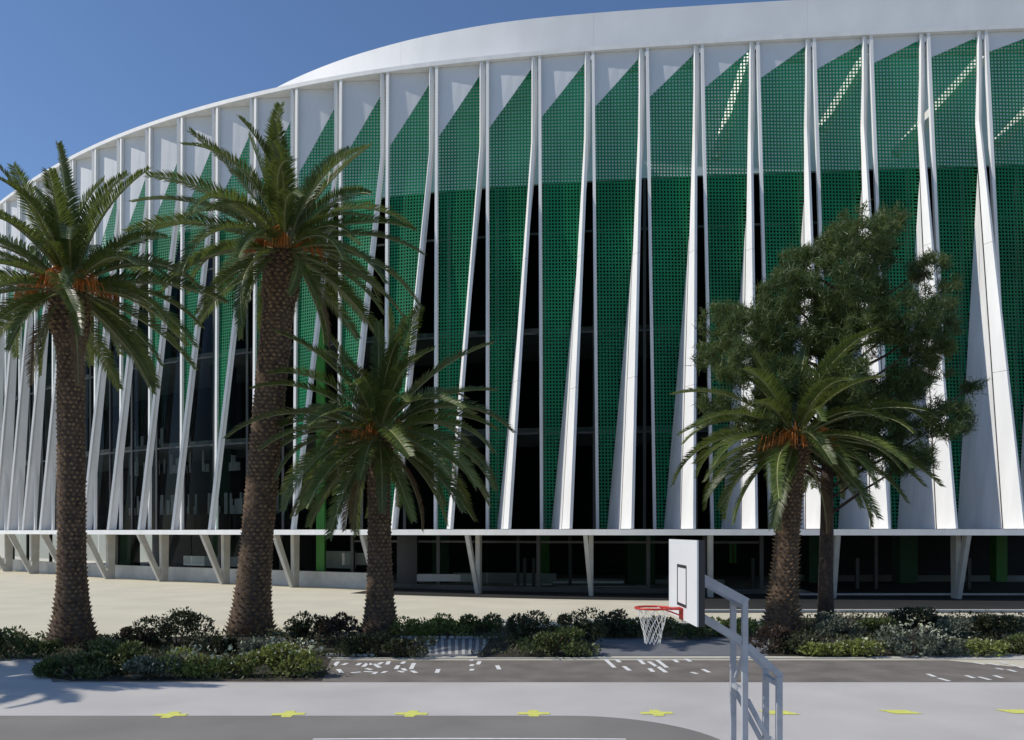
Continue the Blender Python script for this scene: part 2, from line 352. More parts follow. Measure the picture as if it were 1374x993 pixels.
def plate3(mb, g0, g1, zs, th, n):
    base = len(mb.v)
    for z in zs:
        a = g0(n, z); c = g1(n, z); d = (c-a); nn = Vector((-d.y, d.x, 0)); nn = nn.normalized()*th/2
        for p in (a-nn, a+nn, c+nn, c-nn): mb.v.append(tuple(p))
    for i in range(len(zs)-1):
        for j in range(4):
            a = base+4*i+j; q = base+4*i+(j+1) % 4; mb.f.append((a, q, q+4, a+4)); mb.mi.append(mb.cur)
    mb.f.append((base+3, base+2, base+1, base)); mb.mi.append(mb.cur)
    e = base+4*(len(zs)-1); mb.f.append((e, e+1, e+2, e+3)); mb.mi.append(mb.cur)
def nose_w(n, z):     # width of the bright front strip
    t = min(1, max(0, (ZK+3-z)/(ZK+3-ZB))); return .16+(.95*sm((14-n)/8)+.12)*t
def nose_in(n, z):    # inner edge of nose strip: splayed towards the left so that it faces the sun
    u, o = front(n, z); w_ = nose_w(n, z); N, T = NT(u)
    return C(u, o, z)-T*w_*.50-N*w_*.87
DL = lambda n: float(np.interp(n, [-6, 0, 3, 5, 7, 9, 11, 13, 15, 17, 19, 34], [1., 1.4, 2.1, 3., 3.9, 4.8, 5.4, 6.4, 7.4, 8.2, 9.2, 10]))
DR = lambda n: float(np.interp(n, [-6, 12, 14, 16, 18, 20, 34], [.15, .15, .2, .3, .4, .5, .6]))
PITCH = .232
for n in range(UMIN+1, UMAX):
    # slanted fin > face panels and nose
    N, T = NT(n)
    b = MB(); g0 = nose_in; gb = lambda n, z: C(*back(n, z), z)
    def midp(k): return lambda n, z: nose_in(n, z)+(gb(n, z)-nose_in(n, z))*k
    zz = zs_fin
    sf = MB(); plate3(sf, midp(.02), midp(1.0), zz, .12, n); fin = part('slanted_fin', sf, M['blade'])
    if n < 15:      # two cladding sheets on the wide fins with a dark joint between
        for (k0, k1) in ((.03, .40), (.43, .985)):
            c_ = MB(); plate3(c_, midp(k0), midp(k1), zz[:7], .15, n); me = c_.mesh('cladding_sheet', M['blade']); me.transform(inv)
            ob('cladding_sheet', me, fin)
    cuts = [ZB, 13.3+.6*(n % 2), 22.4, ZT-.01] if n < 15 else [ZB, ZT-.01]
    for ca, cb in zip(cuts[:-1], cuts[1:]):
        b = MB(); z_ = [ca+.012]+[z for z in zz if ca+.3 < z < cb-.3]+[cb-.012]; plate3(b, lambda n, z: C(*front(n, z), z), nose_in, z_, .2, n)
        me = b.mesh('nose_strip', M['white']); me.transform(inv); ob('nose_strip', me, fin)
    if n < 13:
        b = MB(); plate3(b, lambda n, z: nose_in(n, z), lambda n, z: nose_in(n, z)+(gb(n, z)-nose_in(n, z)).normalized()*.07, zz[:8], .21, n)
        me = b.mesh('joint_seal', M['joint']); me.transform(inv); ob('joint_seal', me, fin)
for n in range(UMIN+1, UMAX+1):
    b = MB(); plate(b, thin, thinback, [ZB, 10, 16, 22, 28, 33, ZT], .2, n); part('thin_fin', b, M['white'])
# screens and panels
for n in range(UMIN+2, UMAX+1):
    def SF(z, t, push=0.):
        a = C(*thinback(n, z), z); c = C(*sback(n, z), z); d = (c-a); L = d.length
        N_ = NT(n-.5)[0]; return a+d*(t/L)+N_*push if L > 1e-6 else a
    def W(z): return (C(*sback(n, z), z)-C(*thinback(n, z), z)).length
    def signed(z):
        return (C(*sback(n, z), z)-C(*thinback(n, z), z)).dot(NT(n)[1])
    dl, dr = DL(n), DR(n); zl, zr = ZT-dl, ZT-dr; Wt = W(34)
    def ztop(t): return zl+(zr-zl)*min(1, t/Wt)
    # where the screen narrows to nothing
    zmin = ZB+.05
    for z in np.arange(ZB, 30, .2):
        if signed(z) < .14: zmin = z+.2
    # upper panel
    b = MB(); K = 4
    for i in range(K):
        ta, tb = i/K, (i+1)/K
        pa = [SF(ztop(ta*Wt), ta*Wt), SF(ztop(tb*Wt), tb*Wt), SF(ZT-.01, tb*W(ZT)), SF(ZT-.01, ta*W(ZT))]
        nn = NT(n)[0]*.06; b.hexa([p for p in (pa[0], pa[1], pa[1]-nn, pa[0]-nn)]+[pa[3], pa[2], pa[2]-nn, pa[3]-nn])
    part('upper_panel', b, M['panelw'])
    b = MB()
    tcol = .02
    while tcol < Wt-.03:
        zt = ztop(tcol); zz = list(np.arange(zmin, zt, 2.0))+[zt]
        zz = [z for z in zz if signed(z) > tcol+.09]
        if len(zz) >= 2:
            z_lo = zz[0]
            for za, zb in zip(zz[:-1], zz[1:]):
                b.quad(SF(za, tcol), SF(za, tcol+.095), SF(zb, tcol+.095), SF(zb, tcol))
        tcol += PITCH*.94
    z = zmin
    while z < zr:
        wz = signed(z); t0 = 0
        if z > zl: t0 = (z-zl)/(zr-zl)*Wt
        if wz-t0 > .1: b.quad(SF(z, t0, -.004), SF(z, wz-.01, -.004), SF(z+.10, wz-.01, -.004), SF(z+.10, t0, -.004))
        z += PITCH
    if b.v: part('perforated_screen', b, M['green'])
for (x0, y0, x1, y1) in ((961, 214, 1006, 70), (1103, 174, 1162, 77), (1202, 207, 1316, 80), (1337, 194, 1420, 108)):  # white diagonal bars behind the right-hand screens
    pp = []
    for (px, py) in ((x0, y0), (x1, y1)):
        u_ = min(np.arange(-5, 12, .02), key=lambda u: abs(687+1100*C(u, -1.75).x/C(u, -1.75).y-px)); c = C(u_, -1.75); pp.append(Vector((c.x, c.y, CAMZ+(714-py)/1100*c.y)))
    dd = (pp[1]-pp[0]).normalized(); up_ = (dd.cross(Vector((0, 1, 0))).normalized()+Vector((0, -1, 0))).normalized()
    b = MB(); b.bar(pp[0], pp[1], .6, .6, up_); part('diagonal_bar', b, M['white'])
# glass: three storeys of panes and mullions
for n in range(UMIN+1, UMAX):
    for (z0, z1) in ((4.3, 11.2), (11.35, 18.5), (18.65, 25.8), (25.95, 29.4)):
        b = MB(); b.quad(C(n+.03, -3.3, z0), C(n+.97, -3.3, z0), C(n+.97, -3.3, z1), C(n+.03, -3.3, z1)); part('window_pane', b, M['glassu'])
    b = MB(); ring(b, n-.03, n+.03, -3.2, -3.42, 4.23, 29.5, .1); part('mullion', b, M['frame'])
for z in (11.2, 18.5, 25.8):
    b = MB(); ring(b, UMIN, UMAX, -3.22, -3.40, z, z+.15); part('transom', b, M['frame'])
# ground floor
g = lambda u: edge(u)-5.2
for n in range(4, 30):
    z0 = .35 if n < 11 else 1.3
    b = MB(); b.quad(C(n+.02, g(n), z0), C(n+.98, g(n+1), z0), C(n+.98, g(n+1), 3.84), C(n+.02, g(n), 3.84)); part('window_pane', b, M['glassl'])
    if n % 2 == 0 or n in (5,):
        b = MB(); ring(b, n-.035, n+.035, lambda u: g(u)+.12, lambda u: g(u)-.14, .3, 3.85, .1); part('mullion', b, M['frame'])
b = MB(); ring(b, 4, 11.25, lambda u: g(u)+.3, lambda u: g(u)-.3, 0, .34); part('plinth', b, M['frame'])
b = MB(); ring(b, 4, 12, lambda u: g(u)+.05, lambda u: g(u)-.05, 3.3, 3.45); part('transom', b, M['frame'])
b = MB(); ring(b, 11.3, 30, lambda u: edge(u)-3.6, lambda u: edge(u)-3.9, 0, 1.12); part('low_wall', b, M['conc'])
b = MB(); ring(b, 16.6, 17.35, lambda u: g(u)-.2, lambda u: g(u)-.35, 1.2, 2.0); part('window_panel', b, M['seatw'])
b = MB(); ring(b, 15.3, 16.55, lambda u: g(u)-.2, lambda u: g(u)-.35, 1.2, 2.0); part('window_panel', b, mat('blue_grey', (.2, .24, .28), .5))
b = MB(); ring(b, 12.0, 12.9, lambda u: g(u)-.3, lambda u: g(u)-.5, 1.3, 2.6); part('window_panel', b, M['innerw'])
b = MB(); ring(b, 10.45, 10.9, lambda u: g(u)+.2, lambda u: g(u)-.2, .3, 3.8); part('dark_door', b, M['black'])
# floor patches and light skirting inside
b = MB(); ring(b, 4.2, 7.9, lambda u: -9, lambda u: -9.4, .0, .35); ring(b, 7.9, 10.3, -8.0, -8.3, 0, .8); part('inner_plinth', b, M['innerw'])
b = MB(); ring(b, 3, 31, lambda u: g(u)-.4, -20.9, .0, .02, .5); part('inner_floor', b, M['conc'])
for (xa, xb, py, D, hh, m_) in ((742, 836, 781, 60, .14, 'seatw'), (690, 740, 784, 60, .1, 'seatw'), (745, 868, 787, 57.5, .1, 'innerw'), (560, 640, 775, 58, .5, 'innerw'), (460, 500, 750, 62, .9, 'innerw')):
    z_ = CAMZ-(py-714)/1100*D; b = MB(); b.box((xa-687)/1100*D, D-.3, z_-hh/2, (xb-687)/1100*D, D+.3, z_+hh/2); part('interior_bench', b, M[m_])
for px in (695, 704, 716, 765, 905, 1010, 1150, 1175, 1300):
    D = 58.5; x = (px-687)/1100*D; b = MB(); b.box(x-.12, D-.1, 0, x+.12, D+.1, 3.8 if px % 2 else 2.2); part('interior_post', b, M['frame'])
# green columns inside
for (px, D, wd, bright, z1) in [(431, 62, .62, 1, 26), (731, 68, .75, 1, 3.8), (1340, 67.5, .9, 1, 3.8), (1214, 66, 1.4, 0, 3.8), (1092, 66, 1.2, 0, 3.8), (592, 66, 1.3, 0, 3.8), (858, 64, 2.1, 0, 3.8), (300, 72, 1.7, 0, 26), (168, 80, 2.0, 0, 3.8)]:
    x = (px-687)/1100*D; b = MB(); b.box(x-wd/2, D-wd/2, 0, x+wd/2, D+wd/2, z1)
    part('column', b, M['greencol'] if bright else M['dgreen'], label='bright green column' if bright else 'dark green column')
b = MB()
for dx in (0, .32): b.box(17.2+dx, 64.8, 1.6, 17.42+dx, 64.9, 3.2)
part('wall_stripes', b, M['greencol'])
# Y-shaped supports
for n in range(-3, 30, 2):
    u = n; N, T = NT(u); e = edge(u); base = C(u, e-2.15, 0)
    col = MB()
    def pl(o0, o1, lat, w0, w1, th, z1=3.85, z0=0):
        a = C(u, o0, z0); t = C(u, o1, z1)-T*lat
        s0 = N*w0/2; s1 = N*w1/2; q = T*th/2
        col.hexa([a-s0-q, a-s0+q, a+s0+q, a+s0-q, t-s1-q, t-s1+q, t+s1+q, t+s1-q])
    pl(e-2.45, e-2.45, 0, .62, .75, .28); part('support_post', col, M['conc'])
    col = MB(); pl(e-2.15, e-.42, .28, .42, .6, .26); part('support_strut', col, M['conc'])

# ------------------------------------------------------------------ palms
def frond_mesh(alpha, L, mats, bend, seed, pairs=105, dens=1.):
    r = random.Random(seed); b = MB(); K = 14; pts = []; x = z = 0; a = R(alpha)
    for i in range(K+1):
        pts.append(Vector((x, 0, z))); t = i/K
        aa = a-R(bend)*(t**1.25); x += L/K*cos(aa); z += L/K*sin(aa)
    b.cur = 1; b.tube(pts, [.05*(1-.85*i/K)+.006 for i in range(K+1)], 4, False)
    b.cur = 0
    for i in range(pairs):
        t = .10+.90*(i+r.random()*.6)/pairs; k = min(K-1, int(t*K)); f = t*K-k
        p = pts[k].lerp(pts[k+1], min(1, f)); d = (pts[k+1]-pts[k]).normalized(); up = Vector((-d.z, 0, d.x))
        ll = (.70*min(1, (t-.04)*5)*(1-max(0, t-.45)**1.5*1.6))*(.85+.3*r.random())*L/5
        for s in (-1, 1):
            fw = .75+.25*r.random(); v = Vector((0, s, 0))*.62+d*fw*.75+up*(.28+.2*r.random()); v.normalize()
            tip = p+v*ll+Vector((0, 0, -.16*ll)); mid = p+v*ll*.5+Vector((0, 0, .0)); wv = d*.031
            b.quad(p-wv*.5, mid-wv, mid+wv, p+wv*.5); b.poly([mid-wv, tip, mid+wv])
    return b.mesh('frond', mats)
FM = {}
def fronds_for(L, key):
    if key not in FM:
        FM[key] = [[frond_mesh(al+da, L*sc, [M['frond'], M['rachis']], bd+db, i*3+int(L*10)+db) for da, db in ((0, 0), (5, 22), (-4, -14))] for i, (al, sc, bd) in enumerate(
          [(84, .86, 22), (74, .92, 38), (62, .98, 52), (50, 1, 62), (37, 1, 68), (24, 1, 70), (10, 1, 68), (-4, .98, 60), (-20, .92, 50), (-38, .8, 38)])]
    return FM[key]
COUNT = [3, 5, 6, 8, 8, 9, 9, 8, 6, 4]
DEADM = frond_mesh(-52, 3.6, [M['dead'], M['rachis']], 40, 99, 60)
def palm(px, py, tpx, h, r0, r1, L, label, boss, seed, dead=1, fruit=4, key=None, xy=None, count=None, knob=1.):
    rr = random.Random(seed)
    x, y = xy if xy else G(px, py)
    t = thing('palm_tree', label, 'palm tree', (x, y, 0), 'date palms along the planting bed')
    tx = (tpx-px)*y/1100
    def ax(s): return Vector((tx*(s**1.15), 0, h*s))
    b = MB(); K = 26; pts = []; rad = []
    for i in range(K+1):
        s = i/K; z = h*s; r = r1+(r0-r1)*math.exp(-z/1.1)
        bt = max(0, 1-abs(s-.93)*h/boss[1]); r += boss[0]*sm(bt*1.6); pts.append(ax(s)); rad.append(r*(.985+.03*rr.random()))
    rad[-1] *= .5
    b.tube(pts, rad, 20); ob('trunk', b.mesh('trunk', M['trunk'], True), t)
    b = MB(); rows = int(h/.155); per = 15
    for j in range(rows):
        s = (j+.5)/rows; z = h*s; r = np.interp(s*K, range(K+1), rad); c = ax(s); k_ = 1.0+1.5*math.exp(-z/1.0)
        for q in range(per):
            a = 2*pi*(q+.5*(j % 2)+rr.uniform(-.22, .22))/per; o = Vector((cos(a), sin(a), 0)); tt = Vector((-sin(a), cos(a), 0))
            w_ = pi*r/per*1.0*.85; hh = .075; pr = .055*k_*rr.uniform(.55, 1.55)
            pr *= knob*(1.9 if s > .86 else 1)
            p = c+o*(r-.015)
            base = [p-tt*w_-Vector((0, 0, 0)), p-Vector((0, 0, hh)), p+tt*w_, p+Vector((0, 0, hh))]
            tip = p+o*pr+Vector((0, 0, hh*.9*k_)); n0 = len(b.v); b.v += [tuple(v) for v in base]+[tuple(tip)]
            for i in range(4): b.f.append((n0+i, n0+(i+1) % 4, n0+4)); b.mi.append(0)
    ob('leaf_bases', b.mesh('leaf_bases', M['scale']), t, kind='stuff')
    top = ax(1.0); FL = fronds_for(L, key or L)
    for i, n in enumerate(count or COUNT):
        a0 = rr.random()*6.28
        for k in range(n):
            a = a0+2*pi*k/n+rr.uniform(-.22, .22); o = Vector((cos(a), sin(a), 0))*(.12+.03*i)
            f = ob('frond', rr.choice(FL[i]), t, top+o+Vector((0, 0, .25-.07*i)), (rr.uniform(-.45, .45), rr.uniform(-.14, .14), a))
            s = rr.uniform(.78, 1.1); f.scale = (s, s, s)
    for k in range(dead):
        a = rr.uniform(0, 6.28); ob('dead_frond', DEADM, t, top+Vector((cos(a)*.4, sin(a)*.4, -.6)), (0, 0, a), label='dry brown hanging frond')
    for k in range(fruit):
        a = -pi/2+(k-(fruit-1)/2)*1.1+rr.uniform(-.3, .3); b = MB()
        for q in range(26):
            aa = a+rr.uniform(-.45, .45); l = rr.uniform(.8, 1.5); dv = Vector((cos(aa), sin(aa), 0)); e0 = rr.uniform(.3, 1.3)
            P_ = [Vector((0, 0, 0)), dv*l*.4+Vector((0, 0, l*.35*e0)), dv*l*.8+Vector((0, 0, l*.2*(e0-.3))), dv*l*.95+Vector((0, 0, -l*.35))]
            b.tube(P_, [.026, .03, .026, .01], 3, False)
        ob('fruit_stalk', b.mesh('fruit_stalk', M['orange']), t, top+Vector((cos(a)*.35, sin(a)*.35, -.15)))
    return t
palm(97, 866, 94, 12.9, .88, .44, 4.9, 'leftmost visible tall date palm with thick dark trunk, brown hanging frond and orange fruit stalks', (.20, 1.5), 3, 2, 5)
palm(336, 851, 382, 15.4, .95, .60, 5.3, 'tallest date palm, its trunk leaning slightly right in front of the curved facade', (.10, 1.2), 5, 2, 3)
palm(510, 852, 508, 8.0, .78, .44, 5.4, 'shorter date palm in shade, standing between the tallest palm and the basketball hoop', (.06, .8), 8, 3, 5, count=[3, 4, 5, 7, 8, 9, 10, 10, 9, 7])
palm(1048, 849, 1067, 7.9, .78, .45, 5.2, 'short date palm with sunlit knobbly trunk beside the dark pine tree', (.07, .9), 12, 1, 5, count=[1, 2, 3, 5, 8, 9, 10, 9, 7, 4], knob=1.9)
palm(0, 0, 0, 9.0, .8, .45, 4.9, 'date palm beyond the left edge that shades the pale paving', (.08, 1), 15, 0, 0, xy=(-24.2, 21.6))
# long green frond hanging down the trunk of the short right palm
p4 = [o for o in bpy.data.objects if o.name == 'palm_tree.003'][0]
hang = frond_mesh(-72, 3.6, [M['frond'], M['rachis']], 20, 77, 80)
ob('frond', hang, p4, (.55*1-.15, -.35, 7.7), (0, 0, R(200)), label='long green frond hanging against the trunk')

# ------------------------------------------------------------------ pine
def pine(px, py, h, label):
    x, y = G(px, py); t = thing('pine_tree', label, 'pine tree', (x, y, 0)); rr = random.Random(21); r2 = np.random.default_rng(4)
    D = y; s = 1100/D
    def lp(X, Y): return ((X-px)/s, 0, (py-Y)/s)
    pts = [Vector((0, 0, 0)), Vector((0, 0, 2)), Vector((.05, 0, 4.5)), Vector((.1, .1, 7)), Vector((.3, 0, 9.5)), Vector((.6, .1, 12.2)), Vector((1.0, 0, 15.4))]
    b = MB(); b.tube(pts, [.36, .30, .27, .23, .17, .11, .03], 10); ob('trunk', b.mesh('trunk', M['bark'], True), t)
    lobes = [(1130, 340, 55), (1185, 330, 45), (1085, 350, 45), (1050, 400, 52), (1105, 400, 62), (1165, 395, 58), (985, 420, 40), (1010, 445, 48), (1060, 460, 55), (1125, 460, 60),
             (1190, 440, 52), (1235, 460, 48), (1262, 420, 30), (1225, 375, 26), (965, 470, 30), (985, 500, 42), (1040, 520, 48), (1100, 525, 52), (1165, 515, 50), (1220, 520, 50), (1265, 490, 34),
             (960, 545, 30), (1000, 575, 36), (1140, 570, 52), (1195, 575, 48), (1245, 570, 40), (1275, 545, 20), (1160, 615, 46), (1200, 622, 36), (1110, 600, 38), (1295, 523, 12), (1150, 300, 26), (1190, 298, 26), (1240, 360, 18), (1270, 385, 16)]
    V = []; F = []; cent = []
    for (X, Y, rpx) in lobes:
        c0 = np.array(lp(X, Y)); R0 = rpx/s*.86; dep = rr.uniform(-2.2, 2.2)*min(1, R0)
        c0[1] = dep; cent.append(c0)
        for k in range(max(5, int(44*(rpx/45)**2))):
            v = r2.normal(size=3); v /= np.linalg.norm(v); q = c0+v*R0*(.35+.65*r2.random()**.5)*np.array([1, 1.2, .72])
            rt = r2.uniform(.2, .34); nn = 84
            d = r2.normal(size=(nn, 3)); d[:, 2] += .55; d /= np.linalg.norm(d, axis=1)[:, None]
            l = rt*r2.uniform(.8, 1.5, nn)[:, None]; sd = np.cross(d, r2.normal(size=(nn, 3))); sd /= np.linalg.norm(sd, axis=1)[:, None]
            st_ = q+r2.normal(size=(nn, 3))*.12
            a = st_-sd*.019; bb = st_+sd*.019; c = st_+d*l
            n0 = len(V); V.extend(np.stack([a, bb, c], 1).reshape(-1, 3).tolist()); F.extend([(n0+3*i, n0+3*i+1, n0+3*i+2) for i in range(nn)])
    me = bpy.data.meshes.new('crown'); me.from_pydata(V, [], F); me.materials.append(M['pine']); ob('crown', me, t)
    for c in cent:
        z0 = max(4.2, c[2]-1.2-.35*abs(c[0])); k = np.interp(z0, [p.z for p in pts], range(len(pts))); i = min(len(pts)-2, int(k)); a = pts[i].lerp(pts[i+1], k-i)
        c = Vector(c); m_ = a.lerp(c, .5)+Vector((rr.uniform(-.15, .15), rr.uniform(-.1, .1), rr.uniform(-.35, .1)))
        b = MB(); b.tube([a, m_, c], [.085, .055, .02], 5, False); ob('limb', b.mesh('limb', M['bark'], True), t)
    return t
pine(1108, 843, 16, 'dark dense pine tree with slim dark trunk, right of the short palm')

# ------------------------------------------------------------------ shrubs
def leaves(n, rx, ry, h, r2, size, lumps=5):
    V = []; F = []
    cs = [(r2.uniform(-.75, .75)*rx, r2.uniform(-.5, .5)*ry, h*r2.uniform(.2, .72), r2.uniform(.22, .5)) for _ in range(lumps+4)]+[(0, 0, h*.25, .8)]
    for i in range(n):
        c = cs[r2.integers(len(cs))]; v = r2.normal(size=3); v /= np.linalg.norm(v); k = (.55+.45*r2.random()**.5)*c[3]
        q = np.array([c[0]+v[0]*rx*k, c[1]+v[1]*ry*k, c[2]+v[2]*h*.6*k+r2.random()*.04])
        if q[2] < .02: q[2] = r2.uniform(.02, .2)
        d = v+r2.normal(size=3)*.6; d[2] += .3; d /= np.linalg.norm(d); sd = np.cross(d, r2.normal(size=3)); sd /= np.linalg.norm(sd)
        l = size*r2.uniform(.7, 1.5); w_ = l*.28; n0 = len(V)
        V += [(q-d*l*.5).tolist(), (q+sd*w_).tolist(), (q+d*l*.6).tolist(), (q-sd*w_).tolist()]; F.append((n0, n0+1, n0+2, n0+3))
    return V, F
def shrub(px, py, wpx, hpx, m, label, fl=0, size=.10):
    wpx *= 1.18
    x, y = G(px, py); s = 1100/y; rx = wpx/2/s; h = hpx/s*.9; ry = max(.35, rx*.75); r2 = np.random.default_rng(int(px*7+py))
    t = thing('shrub', label, 'shrub', (x, y, 0), 'shrubs in the planting bed')
    vol = rx*h
    V, F = leaves(int(520+1500*min(1.6, vol)), rx, ry, h, r2, size); me = bpy.data.meshes.new('foliage'); me.from_pydata(V, [], F); me.materials.append(M[m]); ob('foliage', me, t)
    b = MB()
    for k in range(9):
        a = k*.7; b.tube([(0, 0, 0), (cos(a)*rx*.3, sin(a)*ry*.3, h*.4), (cos(a+.3)*rx*.55, sin(a+.3)*ry*.5, h*.8)], [.02, .014, .005], 4, False)
    ob('stems', b.mesh('stems', M['bark']), t)
    if fl:
        V = []; F = []
        for k in range(int(fl*.55)):
            a = r2.uniform(0, 6.28); q = r2.random()**.5; c = np.array([cos(a)*rx*.95*q, sin(a)*ry*.95*q, h*(.98-.3*q*q)*r2.uniform(.8, 1.1)])
            for z in range(3):
                d = r2.normal(size=3)*.021; e = r2.normal(size=3)*.021; n0 = len(V); V += [(c+d).tolist(), (c+e).tolist(), (c-d).tolist(), (c-e).tolist()]; F.append((n0, n0+1, n0+2, n0+3))
        me = bpy.data.meshes.new('flowers'); me.from_pydata(V, [], F); me.materials.append(M['flower']); ob('flowers', me, t, kind='stuff')
    return t
for a in [
 (10, 884, 70, 46, 'sh_mid', 'green shrub at the very left edge of the photo, behind the shaded paving'),
 (58, 884, 42, 30, 'sh_mid', 'small low green shrub just left of the leftmost thick palm trunk'),
 (98, 908, 80, 46, 'sh_mid', 'leafy green shrub right in front of the leftmost palm base'),
 (160, 903, 80, 52, 'sh_mid', 'big green shrub just right of the leftmost palm base'),
 (138, 884, 60, 40, 'sh_dark', 'dark shrub tucked behind the big green shrub by the leftmost palm'),
 (238, 872, 90, 66, 'sh_dark', 'tallest dark bush between the two tall palms'),
 (188, 874, 50, 42, 'sh_red', 'brownish low bush left of the tallest dark bush'),
 (205, 910, 70, 36, 'sh_grey', 'grey green low shrub at the bed edge left of the flowering ones', 30),
 (262, 908, 75, 46, 'sh_yel', 'leftmost lime green flowering shrub at the front bed edge', 90),
 (318, 908, 62, 44, 'sh_yel', 'middle lime green flowering shrub in front of the tallest palm', 60),
 (392, 907, 84, 56, 'sh_yel', 'rightmost and biggest lime green flowering shrub before the asphalt', 130),
 (352, 884, 70, 34, 'sh_grey', 'grey green shrub at the foot of the tallest palm', 40),
 (292, 880, 44, 34, 'sh_dark', 'dark bush touching the left side of the tallest palm base'),
 (414, 864, 56, 52, 'sh_dark', 'round dark bush right of the tallest palm base'),
 (458, 866, 56, 54, 'sh_red', 'olive brown bush left of the short shaded palm'),
 (492, 880, 70, 38, 'sh_dark', 'dark green shrub in front of the short shaded palm'),
 (548, 882, 60, 30, 'sh_dark', 'low dark shrub right of the short shaded palm, on the path edge'),
 (562, 856, 60, 34, 'sh_yel', 'pale green hedge shrub nearest the short shaded palm trunk'),
 (604, 856, 60, 36, 'sh_yel', 'pale green hedge shrub in the middle of the sunny hedge'),
 (645, 856, 56, 38, 'sh_mid', 'rightmost shrub of the sunny hedge, beside the big dark bushes'),
 (716, 868, 80, 62, 'sh_dark', 'big dark bush at the left of the pair below the glass front'),
 (772, 868, 76, 64, 'sh_dark', 'big dark bush at the right of the pair below the glass front'),
 (742, 880, 104, 44, 'sh_mid', 'wide green shrub in front of the pair of big dark bushes'),
 (822, 856, 60, 46, 'sh_dark', 'dark round bush left of the basketball rim'),
 (866, 856, 60, 34, 'sh_mid', 'green bush behind the basketball net'),
 (925, 857, 70, 30, 'sh_mid', 'low green shrub behind the foot of the backboard'),
 (985, 854, 60, 30, 'sh_yel', 'pale green low shrub seen between the hoop posts and the backboard'),
 (1036, 876, 64, 44, 'sh_red', 'dark brownish bush in front of the short right palm base'),
 (1076, 878, 54, 36, 'sh_dark', 'dark small shrub right of the short right palm base'),
 (1130, 856, 64, 44, 'sh_grey', 'grey green bush just right of the pine trunk', 20),
 (1180, 856, 62, 36, 'sh_mid', 'mid green bush between the pine and the pale silver shrub'),
 (1104, 880, 64, 24, 'sh_yel', 'low lime shrub at the bed edge right below the pine trunk', 30),
 (1155, 880, 70, 26, 'sh_yel', 'low lime shrub with pale flowers left of the pale silver shrub', 60),
 (1226, 880, 76, 56, 'sh_grey', 'round pale silver flowering shrub in the right bed', 160),
 (1232, 848, 84, 44, 'sh_dark', 'dark bush directly behind the pale silver shrub'),
 (1275, 880, 54, 34, 'sh_grey', 'small pale shrub touching the right side of the silver one', 70),
 (1290, 862, 56, 48, 'sh_grey', 'tall dull green bush behind the small pale shrub'),
 (1318, 880, 70, 26, 'sh_yel', 'rightmost low lime shrub at the bed edge', 30),
 (1335, 862, 70, 50, 'sh_dark', 'dark bush near the right edge of the photo'),
 (1366, 878, 60, 36, 'sh_mid', 'green shrub cut by the right edge of the photo')]:
    shrub(*a)
# low ground cover over the beds
def inpoly(x, y, p):
    c = False
    for i in range(len(p)):
        (x1, y1), (x2, y2) = p[i], p[i-1]
        if (y1 > y) != (y2 > y) and x < (x2-x1)*(y-y1)/(y2-y1)+x1: c = not c
    return c
for k, p in beds.items():
    V = []; F = []; xs_ = [q[0] for q in p]; ys_ = [q[1] for q in p]; r2 = np.random.default_rng(5)
    cnt = 0; area = (max(xs_)-min(xs_))*(max(ys_)-min(ys_))
    for i in range(int(min(34000, area*85))):
        x = r2.uniform(min(xs_), max(xs_)); y = r2.uniform(min(ys_), max(ys_))
        if not inpoly(x+.3*sin(y*3.1+x), y+.22*sin(x*2.7)+r2.normal()*.07, p): continue
        if sin(x*2.1+1.3*sin(y*1.7))+sin(y*2.9+x) < -.6: continue
        hgt = .26+.2*sin(x*1.3)*sin(y*1.9); q = np.array([x, y, r2.uniform(.02, hgt+.05)]); d = r2.normal(size=3); d[2] = abs(d[2])+.4; d /= np.linalg.norm(d)
        sd = np.cross(d, r2.normal(size=3)); sd /= np.linalg.norm(sd); l = r2.uniform(.08, .17); n0 = len(V)
        V += [(q-d*l*.5).tolist(), (q+sd*l*.22).tolist(), (q+d*l*.6).tolist(), (q-sd*l*.22).tolist()]; F.append((n0, n0+1, n0+2, n0+3))
    me = bpy.data.meshes.new('ground_cover'); me.from_pydata(V, [], F); me.materials.append(M['cover'])
    ob('ground_cover', me, kind='stuff', label={'left_bed': 'low green ground cover around the three left palms', 'middle_bed': 'low green ground cover beside the grey path', 'right_bed': 'low green ground cover around the pine and right palm'}[k], category='ground cover')
# sunlit flecks of the kerb along the path, built as small pale stones
for (xa, xb, yy) in ((541, 668, 856.5), (442, 500, 881)):
    b = MB(); x = xa
    while x < xb:
        gx, gy = G(x, yy); b.box(gx-.09, gy-.06, .0, gx+.11, gy+.06, .09); x += random.uniform(7, 11)
    o = ob('sunlit_edging_flecks', b.mesh('sunlit_edging_flecks', M['kerb']), kind='stuff', label='row of small pale stones in place of sunlit kerb flecks '+('behind the grey path' if xa > 500 else 'left of the light flecks on the asphalt'), category='sunlit kerb flecks')

